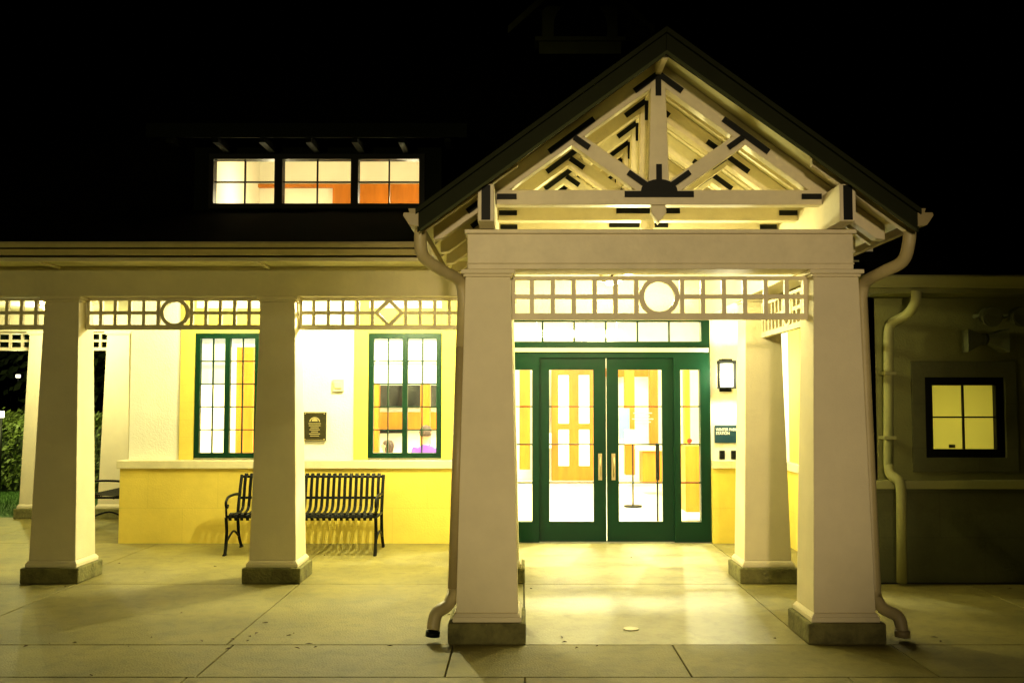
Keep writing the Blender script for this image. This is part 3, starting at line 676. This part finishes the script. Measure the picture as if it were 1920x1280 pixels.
# ------------------------------------------------ people seated inside
def person(loc,shirt,hairlen,label,rot=0,scale=1):
    bm=bmesh.new(); sk=bm.verts.layers.skin.verify()
    V={}
    J={'pel':((0,0,.50),.15,.12),'wst':((0,-.01,.66),.135,.10),'chs':((0,-.02,.86),.165,.11),'nkb':((0,0,.99),.07,.065),'nk':((0,.01,1.05),.052,.052),'jaw':((0,.03,1.12),.07,.085),'hd':((0,.02,1.20),.078,.095),'crn':((0,.01,1.26),.055,.07)}
    for s,n in ((-1,'l'),(1,'r')):
        J['sh'+n]=((s*.17,0,.94),.065,.065);J['el'+n]=((s*.23,.03,.68),.045,.045);J['wr'+n]=((s*.16,.28,.60),.03,.028);J['hn'+n]=((s*.12,.36,.60),.035,.022)
        J['hp'+n]=((s*.09,.05,.49),.09,.085);J['kn'+n]=((s*.12,.46,.50),.06,.06);J['an'+n]=((s*.12,.46,.09),.042,.042);J['to'+n]=((s*.12,.60,.04),.04,.03)
    for k,(c,a,b) in J.items():
        v=bm.verts.new(c); v[sk].radius=(a,b); V[k]=v
    V['pel'][sk].use_root=True
    ed=['pel wst','wst chs','chs nkb','nkb nk','nk jaw','jaw hd','hd crn']
    for n in 'lr': ed+=[f'chs sh{n}',f'sh{n} el{n}',f'el{n} wr{n}',f'wr{n} hn{n}',f'pel hp{n}',f'hp{n} kn{n}',f'kn{n} an{n}',f'an{n} to{n}']
    for n,s in (('l',-1),('r',1)):
        for i in range(5):
            ln=(.07,.085,.09,.08,.06)[i]; bx=s*.12+(-.032+.016*i)
            if i==0: pts=[(s*.12-.04*1,.36,.60),(s*.12-.055,.40,.595)]
            else: pts=[(bx,.39,.598),(bx,.39+ln*.5,.592),(bx,.39+ln,.57)]
            prev=V['hn'+n]
            for j,p in enumerate(pts):
                v=bm.verts.new(p); v[sk].radius=(.009,.009); bm.edges.new((prev,v)); prev=v
    for x in ed:
        a,b=x.split(); bm.edges.new((V[a],V[b]))
    me=bpy.data.meshes.new('tmp'); bm.to_mesh(me); bm.free(); o=bpy.data.objects.new('tmpo',me); COL.objects.link(o)
    o.modifiers.new('s','SKIN').use_smooth_shade=True; o.modifiers.new('u','SUBSURF').levels=2
    dg=bpy.context.evaluated_depsgraph_get(); m2=bpy.data.meshes.new_from_object(o.evaluated_get(dg)); bpy.data.objects.remove(o)
    o=bpy.data.objects.new('person',m2); COL.objects.link(o); m2.materials.clear()
    for k in ('skin',shirt,'denim'): m2.materials.append(M[k])
    for p in m2.polygons:
        c=p.center; p.use_smooth=True
        if c.z>1.02: p.material_index=0
        elif c.z>.555 and not(c.y>.2 and c.z<.66): p.material_index=1
        elif c.y>.2 and c.z>.57 and abs(c.x)<.22: p.material_index=0
        else: p.material_index=2
    o.location=loc; o.rotation_euler=(0,0,rot); o.scale=(scale,)*3
    hb=MB(); n=14; 
    hb_pts=[(1.29,.03),(1.275,.065),(1.24,.09),(1.19,.098),(1.14,.09),(1.14-hairlen,.07)]
    rings=[]
    for z,r in hb_pts: rings.append([(r*.92*math.cos(2*math.pi*k/n),-.005+r*1.12*math.sin(2*math.pi*k/n)*(1 if math.sin(2*math.pi*k/n)<0 else (1 if z>1.22 else .2)),z) for k in range(n)])
    hb.add([(0,0,1.298)]+[v for R_ in rings for v in R_],[(0,1+k,1+(k+1)%n) for k in range(n)]+[(1+i*n+k,1+i*n+(k+1)%n,1+(i+1)*n+(k+1)%n,1+(i+1)*n+k) for i in range(len(rings)-1) for k in range(n)],True)
    hb.build('hair','hair',o)
    nb=MB(); nb.tube([(0,.10,1.185),(0,.13,1.165),(0,.11,1.155)],.012,6,rs=[.008,.015,.01]); nb.build('nose','skin',o)
    for s_ in (-1,1): MB().tube([(s_*.03,.105,1.195),(s_*.03,.116,1.195)],.009,8).build('eye','darkglass',o); MB().tube([(s_*.082,.0,1.17),(s_*.09,-.01,1.2)],.016,8).build('ear','skin',o)
    MB().tube([(-.025,.105,1.125),(0,.113,1.123),(.025,.105,1.125)],.006,6).build('mouth','cloth2',o)
    return top(o,label,'person')
PD=14.3
person((fX(799,PD),PD,0),'purple',.0,'person in a purple shirt seated on an indoor bench',math.radians(-20),1.0)
person((fX(728,PD),PD,0),'cloth2',.1,'person with dark hair seated on an indoor bench',math.radians(60),.84)
e=empty('waiting_bench',(fX(763,PD),PD,0)); MB().box(-.55,.55,-.2,.22,.32,.36).build('seat','wood',e,.01)
for x in (-.45,.45): MB().box(x-.04,x+.04,-.18,.2,0.004,.32).build('leg','wood',e,.01)
top(e,'orange wooden backless bench inside the waiting hall','bench')

# ------------------------------------------------ greenery
def leafmass(name,m,cfun,n,size):
    vs=[];fs=[]
    for i in range(n):
        c=Vector(cfun()); a=Vector((random.gauss(0,1),random.gauss(0,1),random.gauss(0,1))).normalized(); b=a.orthogonal().normalized(); c2=a.cross(b); s=size*random.uniform(.6,1.3)
        k=len(vs); vs+=[c-b*s,c+c2*s*.5,c+b*s,c-c2*s*.5]; fs.append((k,k+1,k+2,k+3))
    me=bpy.data.meshes.new(name); me.from_pydata([tuple(v) for v in vs],[],fs); o=bpy.data.objects.new(name,me); COL.objects.link(o); me.materials.append(M[m]); return o
def hf():
    x=random.uniform(-14,-4.9); t=1.27+.09*math.sin(x*3.1)+.06*math.sin(x*7.7)
    if random.random()<.45: return (x,18+random.uniform(-.05,.12)+.08*math.sin(x*5),random.uniform(.05,t))
    return (x,random.uniform(18,19.2),t+random.gauss(-.05,.05))
h=leafmass('hedge','leaf',hf,16000,.045); top(h,'clipped green hedge edging the lawn','hedge'); 
MB().box(-14,-4.9,18.2,19.1,0,1.15).build('hedge_core','dleaf',h)
def tree(x,yy,ht,r,label):
    e=empty('tree',(x,yy,0)); t=MB(); t.tube([(0,0,0),(.05,0,ht*.3),(0,.05,ht*.6)],.2,10,rs=[.22,.16,.1])
    cl=[]
    for i in range(9):
        a=random.uniform(0,6.28); z=ht*random.uniform(.5,.95); c=(r*.6*math.cos(a),r*.6*math.sin(a),z); cl.append(c); t.tube([(0,.03,ht*.45),c],.05,6,rs=[.08,.02])
    t.build('trunk','bark',e)
    def cf():
        c=random.choice(cl); return [c[i]+random.gauss(0,r*.25) for i in range(3)]
    o=leafmass('crown','dleaf',cf,5000,.13); o.parent=e; top(e,label,'tree')
tree(-11,24,5.5,2.6,'dark broadleaf tree behind the hedge'); tree(-14.5,27,7,3,'dark broadleaf tree behind the hedge'); tree(-8.2,30,6,2.6,'dark broadleaf tree behind the hedge')
lw=MB().add([(-16,14.2,.0),(-4.7,14.2,.0),(-4.7,40,.0),(-16,40,.0)],[(0,1,2,3)]).build('lawn','grass'); lw['kind']='structure'
vs=[];fs=[]
for i in range(14000):
    x=random.uniform(-11,-5);yy=random.uniform(14.22,18);a=random.uniform(0,6.28);hh=random.uniform(.03,.07);k=len(vs)
    vs+=[(x,yy,0),(x+.008*math.cos(a),yy+.008*math.sin(a),0),(x+random.gauss(0,.015),yy+random.gauss(0,.015),hh)];fs.append((k,k+1,k+2))
me=bpy.data.meshes.new('grass_blades'); me.from_pydata(vs,[],fs); o=bpy.data.objects.new('grass_blades',me); COL.objects.link(o); me.materials.append(M['grass']); o['kind']='stuff'; top(o,'short mown grass blades on the lawn','grass')
q=P(2,776,17.4); e=empty('path_light',(q.x,17.4,0)); MB().tube([(0,0,0),(0,0,q.z-.06)],.03,8).build('post','black',e); MB().tube([(0,0,q.z-.06),(0,0,q.z+.05)],.05,12).build('lamp_shade','bulb',e)
plight((q.x+.5,16.9,q.z+.75),230,(1,1,.35),.05,e); top(e,'small lit path light by the hedge','lamp')
for px_,py_,D_ in ((62,718,44),(34,706,58)):
    q=P(px_,py_,D_); e=empty('street_lamp',(q.x,D_,0)); MB().tube([(0,0,0),(0,0,q.z-.05)],.05,8).build('pole','black',e); MB().tube([(0,0,q.z-.05),(0,0,q.z+.12)],.12,12).build('lamp_shade','bulb',e); top(e,'distant lit street lamp beyond the trees','street lamp')

top(SB,'cream and yellow station building with gabled timber entrance porch','building')

# ------------------------------------------------ world, camera
w=bpy.data.worlds.new('World'); sc.world=w; w.use_nodes=True; N=w.node_tree.nodes; bg=N['Background']
sky=N.new('ShaderNodeTexSky'); sky.sky_type='NISHITA'; sky.sun_disc=False; sky.sun_elevation=math.radians(-6); sky.sun_rotation=math.radians(180)
w.node_tree.links.new(sky.outputs[0],bg.inputs[0]); bg.inputs[1].default_value=.0006
cam=bpy.data.cameras.new('Camera'); co=bpy.data.objects.new('Camera',cam); COL.objects.link(co); sc.camera=co
cam.sensor_width=36; cam.lens=F/1920*36; cam.clip_end=1000; cam.shift_x=-(VX-960)/1920
co.location=(0,0,H); co.rotation_euler=(math.radians(90)+TH,0,0)
sc.view_settings.view_transform='Standard'; sc.view_settings.look='None'; sc.view_settings.exposure=0
